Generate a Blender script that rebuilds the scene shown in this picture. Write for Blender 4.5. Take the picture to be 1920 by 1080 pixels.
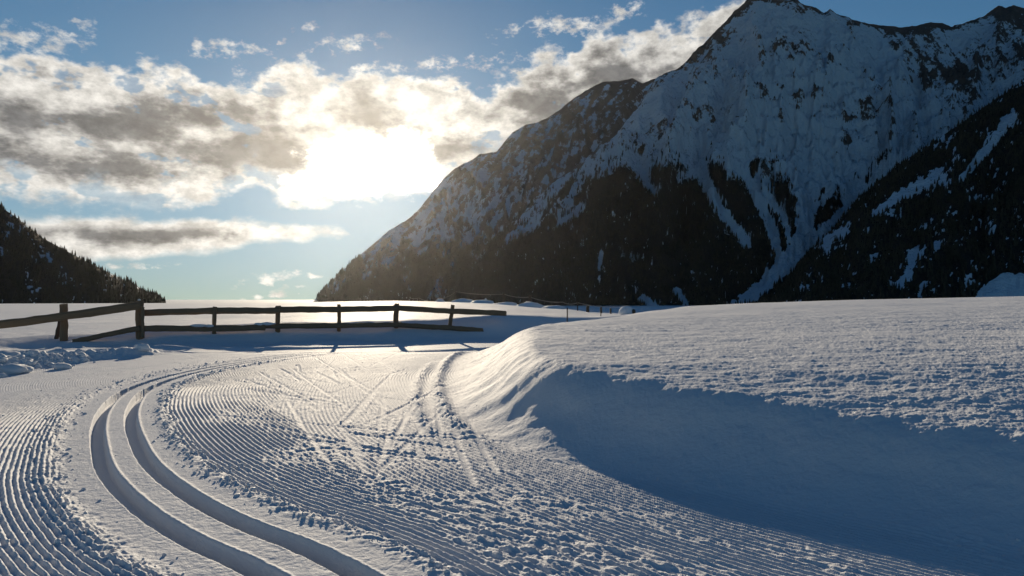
import bpy, bmesh, math, random
import numpy as np

# ------------------------------------------------------------------ camera / world / sun / exposure
sc = bpy.context.scene
for o in list(bpy.data.objects):
    bpy.data.objects.remove(o, do_unlink=True)
COL = sc.collection
random.seed(7)
RNG = np.random.default_rng(11)

FPX, CX, HY = 1280.0, 960.0, 560.0          # 24 mm on full frame, eye level a little under the middle
cam_d = bpy.data.cameras.new('camera')
cam_d.sensor_width = 36.0
cam_d.lens = 24.0
cam_d.shift_y = 20.0 / 1920.0
cam_d.clip_start = 0.05
cam_d.clip_end = 60000.0
cam = bpy.data.objects.new('camera', cam_d)
cam.location = (0, 0, 1.0)
cam.rotation_euler = (math.radians(90), 0, 0)
COL.objects.link(cam)
sc.camera = cam

SUN_AZ = math.atan((686 - CX) / FPX)                     # left of straight ahead
SUN_EL = math.atan((HY - 312) / FPX * math.cos(SUN_AZ))
EXPOSURE = 0.46
SUN_STRENGTH = 5.0
SKY_STRENGTH = 0.05
HAZE = 2.4e-6

sd = bpy.data.lights.new('sun', 'SUN')
sd.energy = SUN_STRENGTH
sd.angle = math.radians(0.55)
sd.color = (1.0, 0.84, 0.62)
sun = bpy.data.objects.new('sun', sd)
# the lamp shines along its local -Z
from mathutils import Vector
sdir = Vector((math.sin(SUN_AZ) * math.cos(SUN_EL), math.cos(SUN_AZ) * math.cos(SUN_EL), math.sin(SUN_EL)))
sun.rotation_euler = sdir.to_track_quat('Z', 'Y').to_euler()
sun.location = sdir * 200
COL.objects.link(sun)

sc.view_settings.view_transform = 'Standard'
sc.view_settings.look = 'None'
sc.view_settings.gamma = 1.0
sc.view_settings.use_curve_mapping = False
sc.view_settings.exposure = EXPOSURE
sc.render.engine = 'CYCLES'
sc.cycles.max_bounces = 5
sc.cycles.diffuse_bounces = 3
sc.cycles.volume_bounces = 0


class NT:
    """small helper to write node graphs"""
    def __init__(self, tree):
        self.t = tree

    def n(self, kind, **kw):
        nd = self.t.nodes.new(kind)
        for k, v in kw.items():
            setattr(nd, k, v)
        return nd

    def put(self, sock, v):
        if v is None:
            return
        if isinstance(v, bpy.types.NodeSocket):
            self.t.links.new(v, sock)
        else:
            sock.default_value = v

    def m(self, op, a, b=None, c=None, clamp=False):
        nd = self.n('ShaderNodeMath', operation=op, use_clamp=clamp)
        self.put(nd.inputs[0], a); self.put(nd.inputs[1], b); self.put(nd.inputs[2], c)
        return nd.outputs[0]

    def vm(self, op, a, b=None):
        nd = self.n('ShaderNodeVectorMath', operation=op)
        self.put(nd.inputs[0], a); self.put(nd.inputs[1], b)
        return nd.outputs['Value'] if op in ('DOT_PRODUCT', 'LENGTH', 'DISTANCE') else nd.outputs[0]

    def xyz(self, x, y, z):
        nd = self.n('ShaderNodeCombineXYZ')
        self.put(nd.inputs[0], x); self.put(nd.inputs[1], y); self.put(nd.inputs[2], z)
        return nd.outputs[0]

    def noise(self, vec, scale, detail=4.0, rough=0.55, lac=2.0, dist=0.0, dim='3D'):
        nd = self.n('ShaderNodeTexNoise', noise_dimensions=dim)
        self.put(nd.inputs['Vector'], vec)
        nd.inputs['Scale'].default_value = scale
        nd.inputs['Detail'].default_value = detail
        nd.inputs['Roughness'].default_value = rough
        nd.inputs['Lacunarity'].default_value = lac
        nd.inputs['Distortion'].default_value = dist
        return nd.outputs['Fac']

    def ss(self, v, a, b, lo=0.0, hi=1.0):
        nd = self.n('ShaderNodeMapRange', interpolation_type='SMOOTHSTEP')
        self.put(nd.inputs[0], v)
        for i, q in enumerate((a, b, lo, hi)):
            self.put(nd.inputs[1 + i], q)
        return nd.outputs[0]

    def mix(self, f, a, b):
        nd = self.n('ShaderNodeMix', data_type='RGBA')
        self.put(nd.inputs[0], f)
        for s, v in ((nd.inputs[6], a), (nd.inputs[7], b)):
            if isinstance(v, tuple) and len(v) == 3:
                v = (*v, 1.0)
            self.put(s, v)
        return nd.outputs[2]

    def curve(self, t, pts):
        nd = self.n('ShaderNodeFloatCurve')
        self.put(nd.inputs['Value'], t)
        c = nd.mapping.curves[0]
        pts = sorted(pts)
        c.points[0].location = pts[0]
        c.points[1].location = pts[-1]
        for p in pts[1:-1]:
            c.points.new(*p)
        for p in c.points:
            p.handle_type = 'AUTO_CLAMPED'
        nd.mapping.update()
        return nd.outputs[0]


# ---- world: physical sky with a broken bank of backlit cloud in front of the sun
w = bpy.data.worlds.new('World')
sc.world = w
w.use_nodes = True
wt = w.node_tree
wt.nodes.clear()
W = NT(wt)
sky = W.n('ShaderNodeTexSky', sky_type='NISHITA', sun_disc=False)
sky.sun_elevation = SUN_EL
sky.sun_rotation = SUN_AZ
sky.altitude = 1200
sky.air_density = 1.0
sky.dust_density = 0.1
sky.ozone_density = 3.0


def pix_dir(px, py):
    az = math.atan((px - CX) / FPX)
    return az, math.atan((HY - py) / FPX * math.cos(az))


gen = W.n('ShaderNodeTexCoord').outputs['Generated']
sep = W.n('ShaderNodeSeparateXYZ'); wt.links.new(gen, sep.inputs[0])
az = W.m('ARCTAN2', sep.outputs[0], sep.outputs[1])
el = W.m('ARCSINE', sep.outputs[2])
AZ0, AZ1, ELS = -1.0, 1.0, 0.8
tt = W.m('DIVIDE', W.m('SUBTRACT', az, AZ0), AZ1 - AZ0, clamp=True)
base = W.xyz(az, W.m('MULTIPLY', el, 1.7), 0.3)
# billowing warp of the cloud outline
wn1 = W.m('SUBTRACT', W.noise(base, 7.0, 4, 0.6, dim='2D'), 0.5)
wn2 = W.m('SUBTRACT', W.noise(W.vm('ADD', base, (4.1, 7.7, 2.0)), 22.0, 4, 0.62, dim='2D'), 0.5)
warp = W.m('ADD', W.m('MULTIPLY', wn1, 0.11), W.m('MULTIPLY', wn2, 0.075))


def ecurve(pp):
    pts = []
    for px, py in pp:
        a, e = pix_dir(px, py)
        pts.append(((a - AZ0) / (AZ1 - AZ0), max(0.0, e / ELS)))
    pts = [(0.0, pts[0][1])] + pts + [(1.0, pts[-1][1])]
    return W.m('MULTIPLY', W.curve(tt, pts), ELS)


def layer(top, bot, wt_top=1.0, wt_bot=0.6, soft=0.02):
    dtop = W.m('ADD', W.m('SUBTRACT', ecurve(top), el), W.m('MULTIPLY', warp, wt_top))
    dbot = W.m('ADD', W.m('SUBTRACT', el, ecurve(bot)), W.m('MULTIPLY', warp, wt_bot))
    return W.m('MINIMUM', dtop, dbot), dtop, dbot


A, Atop, Abot = layer([(-500, 150), (-100, 100), (0, 100), (130, 106), (260, 104), (340, 118), (400, 150), (470, 150), (540, 125), (600, 120),
                 (700, 132), (780, 148), (840, 150), (900, 165), (930, 140), (1000, 95), (1080, 90), (1130, 40),
                 (1200, 60), (1260, 40), (1330, 22), (1390, 10), (1440, 60), (1500, 300), (1700, 420)],
                [(-500, 380), (-100, 385), (0, 392), (100, 400), (200, 400), (300, 402), (400, 398), (450, 372), (480, 360), (520, 378),
                 (560, 392), (640, 380), (700, 372), (800, 366), (850, 345), (1000, 300), (1390, 180), (1440, 100), (1500, 280), (1700, 400)], 1.0, 0.55)
B, Btop, Bbot = layer([(-500, 400), (0, 392), (100, 400), (200, 408), (300, 408), (400, 404), (450, 410), (520, 418), (590, 426), (640, 436),
                 (660, 452), (700, 520), (800, 540)],
                [(-500, 488), (0, 492), (100, 490), (200, 490), (300, 482), (400, 472), (500, 461), (600, 447), (650, 436),
                 (665, 430), (700, 480), (800, 500)], 0.3, 0.25)
# loose puffs: px, py, half width, half height, strength
puffs = [(660, 86, 62, 15, 1), (55, 76, 52, 20, 1), (10, 92, 40, 10, .9), (160, 66, 16, 30, .55), (574, 53, 24, 10, .9), (527, 73, 8, 6, .8),
         (505, 523, 52, 8, 1), (524, 546, 20, 7, 1), (482, 557, 18, 6, 1), (455, 560, 12, 4, .9), (350, 566, 20, 5, .9), (240, 502, 60, 9, .9), (590, 520, 14, 5, .8),
         (560, 543, 12, 5, .8), (1000, 50, 62, 13, .9), (1095, 50, 42, 12, .9), (1180, 16, 40, 14, .9), (440, 95, 60, 22, .6),
         (850, 118, 150, 14, .62), (690, 130, 40, 8, .7), (-260, 60, 90, 20, .9), (2300, 120, 120, 26, .8), (2500, 60, 90, 20, .8), (-500, 90, 120, 24, .9)]
pf = None
paz = W.m('ADD', az, W.m('MULTIPLY', wn2, 0.03))
pel = W.m('ADD', el, W.m('MULTIPLY', warp, 0.30))
for px, py, hw, hh, st in puffs:
    a, e = pix_dir(px, py)
    u = W.m('MULTIPLY', W.m('SUBTRACT', paz, a), FPX / hw)
    v = W.m('MULTIPLY', W.m('SUBTRACT', W.m('SUBTRACT', pel, e), W.m('MULTIPLY', W.m('SUBTRACT', paz, a), 0.12)), FPX / hh)
    q = W.m('ADD', W.m('MULTIPLY', u, u), W.m('MULTIPLY', v, v))
    g = W.m('MULTIPLY', W.m('SUBTRACT', 1.0, W.m('MULTIPLY', q, 0.5)), st)
    pf = g if pf is None else W.m('MAXIMUM', pf, g)
wn3 = W.m('SUBTRACT', W.noise(W.vm('ADD', base, (9.1, 3.7, 6.0)), 55.0, 4, 0.64, dim='2D'), 0.5)
pufd = W.ss(W.m('ADD', pf, W.m('ADD', W.m('MULTIPLY', wn2, 2.6), W.m('MULTIPLY', wn3, 2.2))), 0.35, 1.5)
front = W.ss(sep.outputs[1], 0.0, 0.3)
sv_early = W.vm('DOT_PRODUCT', gen, tuple(sdir))
dA = W.ss(A, -0.004, 0.020)
# holes of blue in the lower half of the bank
hole = W.noise(W.vm('ADD', base, (1.3, 2.2, 5.0)), 13.0, 4, 0.6, dim='2D')
holemask = W.m('MAXIMUM', W.m('MULTIPLY', W.ss(hole, 0.50, 0.60), W.ss(Abot, 0.060, 0.02)), W.m('MULTIPLY', W.ss(hole, 0.60, 0.68), W.ss(sv_early, 0.995, 0.985)))
dA = W.m('MULTIPLY', dA, W.m('SUBTRACT', 1.0, W.m('MULTIPLY', holemask, 0.7)))
dB = W.ss(B, -0.004, 0.012)
dens = W.m('MAXIMUM', dA, W.m('MAXIMUM', dB, W.m('MULTIPLY', pufd, 0.9)))
# thickness: how much light is lost on the way through
tn = W.noise(W.xyz(W.m('ADD', az, 6.3), W.m('MULTIPLY', el, 2.2), 1.9), 8.0, 5, 0.6, dim='2D')
tn = W.m('ADD', tn, W.m('MULTIPLY', wn2, 0.28))
for px, py, hw, hh, st in [(60, 250, 150, 40, .16), (470, 275, 90, 22, .20), (640, 205, 110, 35, .16), (1200, 110, 130, 50, .22), (1040, 175, 90, 45, .16), (900, 225, 60, 30, .14),
                           (290, 210, 130, 30, .12), (300, 300, 120, 20, .12), (800, 300, 40, 25, .16), (250, 440, 130, 12, .16), (450, 436, 90, 8, .14)]:
    a, e = pix_dir(px, py)
    u = W.m('MULTIPLY', W.m('SUBTRACT', paz, a), FPX / hw)
    v = W.m('MULTIPLY', W.m('SUBTRACT', pel, e), FPX / hh)
    q = W.m('ADD', W.m('MULTIPLY', u, u), W.m('MULTIPLY', v, v))
    tn = W.m('ADD', tn, W.m('MULTIPLY', W.m('POWER', 2.718, W.m('MULTIPLY', q, -0.7)), st))
thA = W.m('MULTIPLY', W.ss(A, 0.006, 0.055), W.ss(tn, 0.42, 0.72))
thB = W.m('MULTIPLY', W.ss(B, 0.006, 0.022), W.ss(tn, 0.46, 0.80))
thick = W.m('MAXIMUM', thA, thB)
sv = W.vm('DOT_PRODUCT', gen, tuple(sdir))
ang = W.m('ARCCOSINE', W.m('MINIMUM', sv, 1.0))
core = None
for px, py, hw, hh in [(690, 316, 88, 40), (610, 345, 65, 20), (765, 275, 30, 26), (775, 345, 55, 12)]:
    a, e = pix_dir(px, py)
    sunu = W.m('MULTIPLY', W.m('SUBTRACT', az, a), FPX / hw)
    sunv = W.m('MULTIPLY', W.m('SUBTRACT', el, e), FPX / hh)
    q = W.m('ADD', W.m('MULTIPLY', sunu, sunu), W.m('MULTIPLY', sunv, sunv))
    core = q if core is None else W.m('SMOOTH_MIN', core, q, 0.6)
core = W.m('ADD', core, W.m('ADD', W.m('MULTIPLY', wn1, 3.0), W.m('ADD', W.m('MULTIPLY', wn2, 4.0), W.m('MULTIPLY', wn3, 2.0))))
core0 = W.ss(core, 2.6, -0.1)
coreg = W.m('MULTIPLY', core0, core0)                        # where the sun burns through the gap
halo = W.m('POWER', 2.718, W.m('MULTIPLY', W.m('MULTIPLY', ang, ang), -14.0))
thick = W.m('MULTIPLY', thick, W.m('SUBTRACT', 1.0, coreg))
lit_c = W.mix(halo, (0.52, 0.505, 0.475), (0.72, 0.68, 0.61))
dark_c = W.mix(halo, (0.112, 0.113, 0.116), (0.175, 0.166, 0.153))
cloud = W.mix(thick, lit_c, dark_c)
mott = W.noise(W.xyz(W.m('ADD', az, 11.0), W.m('MULTIPLY', el, 1.6), 8.8), 30.0, 4, 0.65, dim='2D')
cloud = W.vm('MULTIPLY', cloud, W.xyz(*[W.ss(mott, 0.25, 0.75, 0.72, 1.28)] * 3))
skyc = W.n('ShaderNodeVectorMath', operation='SCALE')
wt.links.new(sky.outputs[0], skyc.inputs[0]); skyc.inputs['Scale'].default_value = SKY_STRENGTH
# film-like shoulder on the physical sky, the same in every direction
gam = W.n('ShaderNodeGamma'); wt.links.new(skyc.outputs[0], gam.inputs[0]); gam.inputs[1].default_value = 1.5
skyg = W.vm('MULTIPLY', gam.outputs[0], (4.3, 4.8, 4.3))
den = W.vm('ADD', W.vm('DIVIDE', skyg, (0.30, 0.44, 0.58)), (1.0, 1.0, 1.0))
skyv = W.vm('DIVIDE', skyg, den)
comb = W.mix(W.m('MULTIPLY', dens, front), skyv, cloud)
comb = W.mix(W.m('MULTIPLY', coreg, front), comb, (4.0, 3.7, 3.2))
bg = W.n('ShaderNodeBackground')
wt.links.new(comb, bg.inputs[0])
bg.inputs[1].default_value = 1.0
wo = W.n('ShaderNodeOutputWorld')
wt.links.new(bg.outputs[0], wo.inputs[0])


# ------------------------------------------------------------------ numeric helpers
PERM = RNG.permutation(4096).astype(np.int64)
GA = RNG.uniform(0, 2 * np.pi, 4096)
GX, GY = np.cos(GA), np.sin(GA)


def gnoise(x, y, seed=0):
    xi = np.floor(x).astype(np.int64); yi = np.floor(y).astype(np.int64)
    xf = x - xi; yf = y - yi
    u = xf * xf * xf * (xf * (xf * 6 - 15) + 10); v = yf * yf * yf * (yf * (yf * 6 - 15) + 10)

    def g(ix, iy, dx, dy):
        h = PERM[(PERM[(ix + seed * 131) & 4095] + iy) & 4095]
        return GX[h] * dx + GY[h] * dy
    a = g(xi, yi, xf, yf); b = g(xi + 1, yi, xf - 1, yf)
    c = g(xi, yi + 1, xf, yf - 1); d = g(xi + 1, yi + 1, xf - 1, yf - 1)
    return 1.5 * ((a + (b - a) * u) * (1 - v) + (c + (d - c) * u) * v)


def fbm(x, y, seed=0, octv=4, gain=0.5):
    s = 0; a = 1.0
    for i in range(octv):
        s = s + a * gnoise(x * 2 ** i, y * 2 ** i, seed + i * 3)
        a *= gain
    return s


def ridged(x, y, seed=0, octv=4, gain=0.5):
    s = 0; a = 1.0
    for i in range(octv):
        s = s + a * (1 - 2 * np.abs(gnoise(x * 2 ** i, y * 2 ** i, seed + i * 5)))
        a *= gain
    return s


def sst(x, a, b):
    t = np.clip((x - a) / (b - a), 0, 1)
    return t * t * (3 - 2 * t)


def catmull(pts, n=8):
    P = np.array(pts, float)
    P = np.vstack([2 * P[0] - P[1], P, 2 * P[-1] - P[-2]])
    out = []
    for i in range(1, len(P) - 2):
        for k in range(n):
            t = k / n
            p0, p1, p2, p3 = P[i - 1], P[i], P[i + 1], P[i + 2]
            out.append(0.5 * (2 * p1 + (p2 - p0) * t + (2 * p0 - 5 * p1 + 4 * p2 - p3) * t * t + (3 * p1 - p0 - 3 * p2 + p3) * t ** 3))
    out.append(P[-2])
    return np.array(out)


def sdist(x, y, poly):
    """signed distance to a polyline (positive on its right side) and the position along it"""
    best = np.full(x.shape, 1e18); sg = np.ones(x.shape); par = np.zeros(x.shape)
    L = 0.0
    for (ax, ay), (bx, by) in zip(poly[:-1], poly[1:]):
        dx, dy = bx - ax, by - ay
        l2 = dx * dx + dy * dy; l = math.sqrt(l2)
        t = np.clip(((x - ax) * dx + (y - ay) * dy) / l2, 0, 1)
        ex = x - ax - t * dx; ey = y - ay - t * dy
        d2 = ex * ex + ey * ey
        k = d2 < best
        best = np.where(k, d2, best)
        sg = np.where(k, np.where(dx * ey - dy * ex < 0, 1.0, -1.0), sg)
        par = np.where(k, L + t * l, par)
        L += l
    return np.sqrt(best) * sg, par


def gp(px, py, z=0.0):
    """ground point seen at a spot of the photograph, for a given height"""
    d = FPX * (1.0 - z) / (py - HY)
    return ((px - CX) / FPX * d, d)


def new_mesh(name, verts, faces, mat=None, smooth=True, parent=None):
    me = bpy.data.meshes.new(name)
    verts = np.asarray(verts, np.float32)
    faces = np.asarray(faces, np.int32)
    nv, nf, k = len(verts), len(faces), faces.shape[1]
    me.vertices.add(nv); me.vertices.foreach_set('co', verts.ravel())
    me.loops.add(nf * k); me.loops.foreach_set('vertex_index', faces.ravel())
    me.polygons.add(nf)
    me.polygons.foreach_set('loop_start', np.arange(0, nf * k, k, dtype=np.int32))
    me.update(calc_edges=True)
    me.polygons.foreach_set('use_smooth', np.full(nf, smooth))
    me.validate()
    if mat:
        me.materials.append(mat)
    o = bpy.data.objects.new(name, me)
    COL.objects.link(o)
    if parent:
        o.parent = parent
    return o


def grid_faces(nr, nc):
    i = np.arange(nr - 1)[:, None] * nc + np.arange(nc - 1)[None, :]
    return np.stack([i, i + 1, i + nc + 1, i + nc], -1).reshape(-1, 4)


def set_attr(o, name, val):
    a = o.data.attributes.new(name, 'FLOAT', 'POINT')
    a.data.foreach_set('value', np.asarray(val, np.float32).ravel())


def tag(o, label=None, cat=None, group=None, kind=None):
    if label: o['label'] = label
    if cat: o['category'] = cat
    if group: o['group'] = group
    if kind: o['kind'] = kind
    return o


# ------------------------------------------------------------------ materials
def material(name):
    m = bpy.data.materials.new(name); m.use_nodes = True
    m.node_tree.nodes.clear()
    N = NT(m.node_tree)
    p = N.n('ShaderNodeBsdfPrincipled'); o = N.n('ShaderNodeOutputMaterial')
    m.node_tree.links.new(p.outputs[0], o.inputs[0])
    return m, N, p


def snow_material(name, bump1=0.006, bump2=0.0025, bump3=0.014):
    m, N, p = material(name)
    pos = N.n('ShaderNodeNewGeometry').outputs['Position']
    n1 = N.noise(pos, 38.0, 3, 0.6)
    n2 = N.noise(pos, 160.0, 2, 0.6)
    n3 = N.noise(pos, 3.2, 4, 0.6)
    h = N.m('ADD', N.m('ADD', N.m('MULTIPLY', n1, bump1), N.m('MULTIPLY', n2, bump2)), N.m('MULTIPLY', n3, bump3))
    b = N.n('ShaderNodeBump'); b.inputs['Strength'].default_value = 1.0; b.inputs['Distance'].default_value = 1.0
    m.node_tree.links.new(h, b.inputs['Height'])
    m.node_tree.links.new(b.outputs[0], p.inputs['Normal'])
    tone = N.noise(pos, 1.7, 3, 0.5)
    N.put(p.inputs['Base Color'], N.mix(tone, (0.66, 0.68, 0.71), (0.73, 0.74, 0.76)))
    p.inputs['Roughness'].default_value = 0.75
    p.inputs['Specular IOR Level'].default_value = 0.03
    return m


M_SNOW = snow_material('snow')
M_CLOD = snow_material('clod_snow', 0.006, 0.002, 0.0)


def wood_material(name, c1, c2):
    m, N, p = material(name)
    tc = N.n('ShaderNodeTexCoord').outputs['Object']
    mp = N.n('ShaderNodeMapping'); m.node_tree.links.new(tc, mp.inputs[0]); mp.inputs['Scale'].default_value = (1, 1, 0.08)
    g = N.noise(mp.outputs[0], 60.0, 5, 0.65)
    big = N.noise(tc, 3.0, 3, 0.6)
    N.put(p.inputs['Base Color'], N.mix(N.m('ADD', N.m('MULTIPLY', g, 0.7), N.m('MULTIPLY', big, 0.4), clamp=True), c1, c2))
    b = N.n('ShaderNodeBump'); b.inputs['Strength'].default_value = 0.8; b.inputs['Distance'].default_value = 0.012
    m.node_tree.links.new(g, b.inputs['Height']); m.node_tree.links.new(b.outputs[0], p.inputs['Normal'])
    p.inputs['Roughness'].default_value = 0.8
    return m


M_WOOD = wood_material('weathered_wood', (0.065, 0.045, 0.027), (0.26, 0.175, 0.10))
M_DARKWOOD = wood_material('dark_wood', (0.03, 0.022, 0.016), (0.10, 0.07, 0.045))


def mountain_material(name, rockc=((0.04, 0.037, 0.036), (0.13, 0.115, 0.105)), floor=(0.02, 0.02, 0.018)):
    m, N, p = material(name)
    pos = N.n('ShaderNodeNewGeometry').outputs['Position']
    at = lambda s: N.n('ShaderNodeAttribute', attribute_name=s).outputs['Fac']
    n1 = N.noise(pos, 0.012, 6, 0.65)
    n2 = N.noise(pos, 0.045, 5, 0.7)
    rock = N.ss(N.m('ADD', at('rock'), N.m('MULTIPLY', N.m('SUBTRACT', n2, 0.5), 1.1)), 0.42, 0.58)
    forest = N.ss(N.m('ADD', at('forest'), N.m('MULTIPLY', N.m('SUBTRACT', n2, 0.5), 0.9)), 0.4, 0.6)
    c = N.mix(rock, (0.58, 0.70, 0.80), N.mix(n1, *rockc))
    c = N.mix(forest, c, floor)
    N.put(p.inputs['Base Color'], c)
    p.inputs['Roughness'].default_value = 0.85
    p.inputs['Specular IOR Level'].default_value = 0.15
    b = N.n('ShaderNodeBump'); b.inputs['Strength'].default_value = 0.9; b.inputs['Distance'].default_value = 30.0
    m.node_tree.links.new(n2, b.inputs['Height']); m.node_tree.links.new(b.outputs[0], p.inputs['Normal'])
    return m


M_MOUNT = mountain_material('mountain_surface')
m, N, p = material('conifer_foliage')
n = N.noise(N.n('ShaderNodeNewGeometry').outputs['Position'], 0.09, 3, 0.6)
n = N.ss(N.m('ADD', n, N.m('MULTIPLY', N.noise(N.n('ShaderNodeNewGeometry').outputs['Position'], 0.006, 2, 0.5), 0.6)), 0.5, 1.1)
N.put(p.inputs['Base Color'], N.mix(n, (0.012, 0.015, 0.011), (0.050, 0.045, 0.031)))
p.inputs['Roughness'].default_value = 0.9
p.inputs['Specular IOR Level'].default_value = 0.1
M_TREE = m

# ------------------------------------------------------------------ ground: one sheet from the trail to the valley
cols = np.concatenate([np.linspace(-2600, -420, 40), np.linspace(-400, -12, 70), np.linspace(-10, 1930, 1330),
                       np.linspace(1935, 2300, 70), np.linspace(2330, 4600, 40)])
rows = np.concatenate([np.linspace(2600, 1260, 50), np.linspace(1250, 1086, 40), np.linspace(1084, 700, 300),
                       np.linspace(699.2, 610, 150), np.linspace(609.4, 572, 60), np.linspace(571.5, 565.2, 16)])
dist = FPX / (rows - HY)
dist = np.concatenate([dist, np.geomspace(dist[-1] * 1.06, 14000, 46)])
PX, DD = np.meshgrid(cols, dist)
X = (PX - CX) / FPX * DD
Y = DD
px_lin = (PX - CX) / FPX
rowsp = np.gradient(dist)[:, None] * np.ones_like(X)

# trail curves (right side positive)
track_c = catmull([(3.4, -2.6), (1.5, -0.3), (0.25, 1.35), (-0.73, 2.48), (-1.27, 2.98), (-1.83, 3.58), (-2.27, 4.13), (-2.68, 4.75), (-3.08, 5.4), (-3.49, 6.15),
                   (-3.92, 7.1), (-4.15, 7.9), (-4.28, 8.8), (-4.27, 9.8), (-4.05, 11.0), (-3.6, 12.3), (-2.8, 13.6), (-1.6, 14.7), (0.2, 15.6), (3, 16.6)], 6)
tg = np.gradient(track_c, axis=0); tg /= np.linalg.norm(tg, axis=1)[:, None]
track_c = track_c + np.stack([-tg[:, 1], tg[:, 0]], -1) * (0.055 * sst(track_c[:, 1], 2.3, 3.4))[:, None]
inner_c = catmull([(5.6, -2.2), (4.2, -0.2), (3.0, 1.15), (2.2, 2.15), (1.2, 3.15), (0.25, 4.35), (-0.42, 5.55), (-0.82, 6.7), (-1.1, 7.8), (-1.28, 8.9), (-1.28, 10.0),
                   (-1.15, 11.4), (-0.85, 12.8), (-0.2, 14.0), (1.2, 15.2), (4, 16.4)], 6)
toe_pts = [(9.5, -1.6), (6.2, -0.3), (4.1, 0.95), (2.3, 2.35), (1.0, 3.35), (0.06, 4.35), (-0.38, 5.35), (-0.64, 6.6), (-0.84, 8.2), (-0.92, 9.6), (-0.97, 11.0), (-0.85, 12.6),
           (-0.35, 14.3), (0.6, 16.4), (1.7, 20.0), (2.9, 24.0), (5.0, 31.0), (9.0, 50.0)]
toe_c = catmull(toe_pts, 5)

near = (Y < 60)
idx = np.where(near)
xn, yn = X[idx], Y[idx]
dt_, st_ = sdist(xn, yn, track_c)
di_, si_ = sdist(xn, yn, inner_c)
e_, se_ = sdist(xn, yn, toe_c)
FAR = 1e3
dt = np.full(X.shape, -FAR); di = np.full(X.shape, FAR); ee = np.full(X.shape, -FAR); st = np.zeros(X.shape); se = np.zeros(X.shape)
dt[idx] = dt_; di[idx] = di_; ee[idx] = e_; st[idx] = st_; se[idx] = se_
# beyond the sheet near part: right field continues to the right
farright = (~near) & (px_lin > 0.19)
ee[farright] = 50.0


def damp(lam):
    """fade relief that the sheet is too coarse for"""
    return np.clip(lam / (2.5 * rowsp), 0, 1)


# fence line and the field behind it
fx = np.array([-60, -30, -14, -11.25, -10.17, -8.73, -7.23, -5.93, -4.57, -3.15, -1.71, -0.19, 2, 12, 60])
fy = np.array([4, 10.5, 14.2, 15.0, 15.5, 16.0, 16.6, 17.3, 18.0, 18.6, 19.2, 19.8, 20.5, 24, 40])
yF = np.interp(X, fx, fy)
zc = np.interp(X, [-40, -12, -9.8, -8.3, -6, -3.5, -2, -0.6, 0.3, 1.2, 4], [0.12, 0.14, 0.20, 0.31, 0.36, 0.38, 0.42, 0.50, 0.50, 0.44, 0.4])
zc = zc + 0.03 * gnoise(X * 0.9, Y * 0.2, 3) + 0.035 * gnoise(X * 0.35 + 5, Y * 0.1, 4)
ef = Y - yF + 0.18 * gnoise(X * 0.7, Y * 0.3, 8)
# far edge of the fields
hpx = (PX)
De = np.interp(hpx, [-400, 300, 500, 650, 740, 855, 922, 1000, 1063, 1105, 1200], [110, 110, 100, 80, 60, 50, 46, 43, 41, 40, 40])
Hp = np.interp(hpx, [-400, 0, 300, 500, 650, 740, 855, 922, 1000, 1063, 1105, 1200], [569, 569, 568, 568, 565, 563.6, 566, 569, 575, 579, 585, 590])
zE = 1 - (Hp - HY) * De / FPX
tF = np.clip((Y - yF) / (De - yF), 0, 1)
zfield = zc + (zE - zc) * sst(tF, 0, 1)
und = 0.05 * fbm(X * 0.16, Y * 0.16, 21, 3) * sst(Y, 18, 26) * (1 - sst(Y, De * 0.75, De))
zfield = zfield + und
over = np.clip(Y - De, 0, None)
zfield = zfield - np.minimum(0.05 * over + 0.0002 * over ** 2, 22)

trough = -0.12 * sst(Y, 12.2, 14.6)
prof = sst(ef, -0.95, 0.95)
ztr = trough + (zfield - trough) * prof
# gentle shape of the left verge between trail and fence
verge = sst(-dt, 2.6, 3.6) * (1 - prof)
ztr = ztr + verge * (0.05 + 0.05 * fbm(X * 0.6, Y * 0.6, 33, 3))

# right-hand field on its bank
Hn = np.interp(Y, [0, 2, 3.0, 3.7, 4.15, 5.4, 8, 13, 20, 60], [0.22, 0.27, 0.30, 0.33, 0.375, 0.47, 0.54, 0.59, 0.60, 0.60])
DeR = np.interp(hpx, [900, 1040, 1200, 1400, 1600, 1920, 2300, 4600], [22, 22, 30, 35, 38, 40, 42, 50])
HpR = np.interp(hpx, [900, 1040, 1200, 1400, 1600, 1920, 2300, 4600], [592, 592, 578.5, 568.5, 562, 555.5, 548, 530])
zER = 1 - (HpR - HY) * DeR / FPX
tR = sst(np.clip((Y - 6) / (DeR - 6), 0, 1), 0, 1)
HR = Hn + (zER - Hn) * tR
overR = np.clip(Y - DeR, 0, None)
HR = HR - np.minimum(0.05 * overR + 0.0002 * overR ** 2, 22)
HR = HR + 0.035 * fbm(X * 0.22, Y * 0.22, 44, 3) * sst(ee, 0.8, 4.0) * (1 - sst(Y, DeR * .8, DeR))
wB = np.interp(se, np.array([0, 6, 9, 11.0, 12.3, 13.4, 15, 18, 24, 40]), [1.15, 1.15, 1.1, 1.05, 0.90, 0.88, 1.15, 1.45, 1.8, 3.0])
ee2 = ee + 0.05 * gnoise(X * 1.3, Y * 1.3, 51) + 0.02 * gnoise(X * 4, Y * 4, 52)
pB = np.clip(ee2 / wB, 0, 1)
pB = np.where(pB < 0.55, 0.5 * (pB / 0.55) ** 1.7, 1 - 0.5 * ((1 - pB) / 0.45) ** 1.7)
Z = ztr * (1 - pB) + HR * pB
onfield = sst(ee, 0.35, 0.9)
onbank = sst(ee, -0.05, 0.25)
behind = prof

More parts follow.
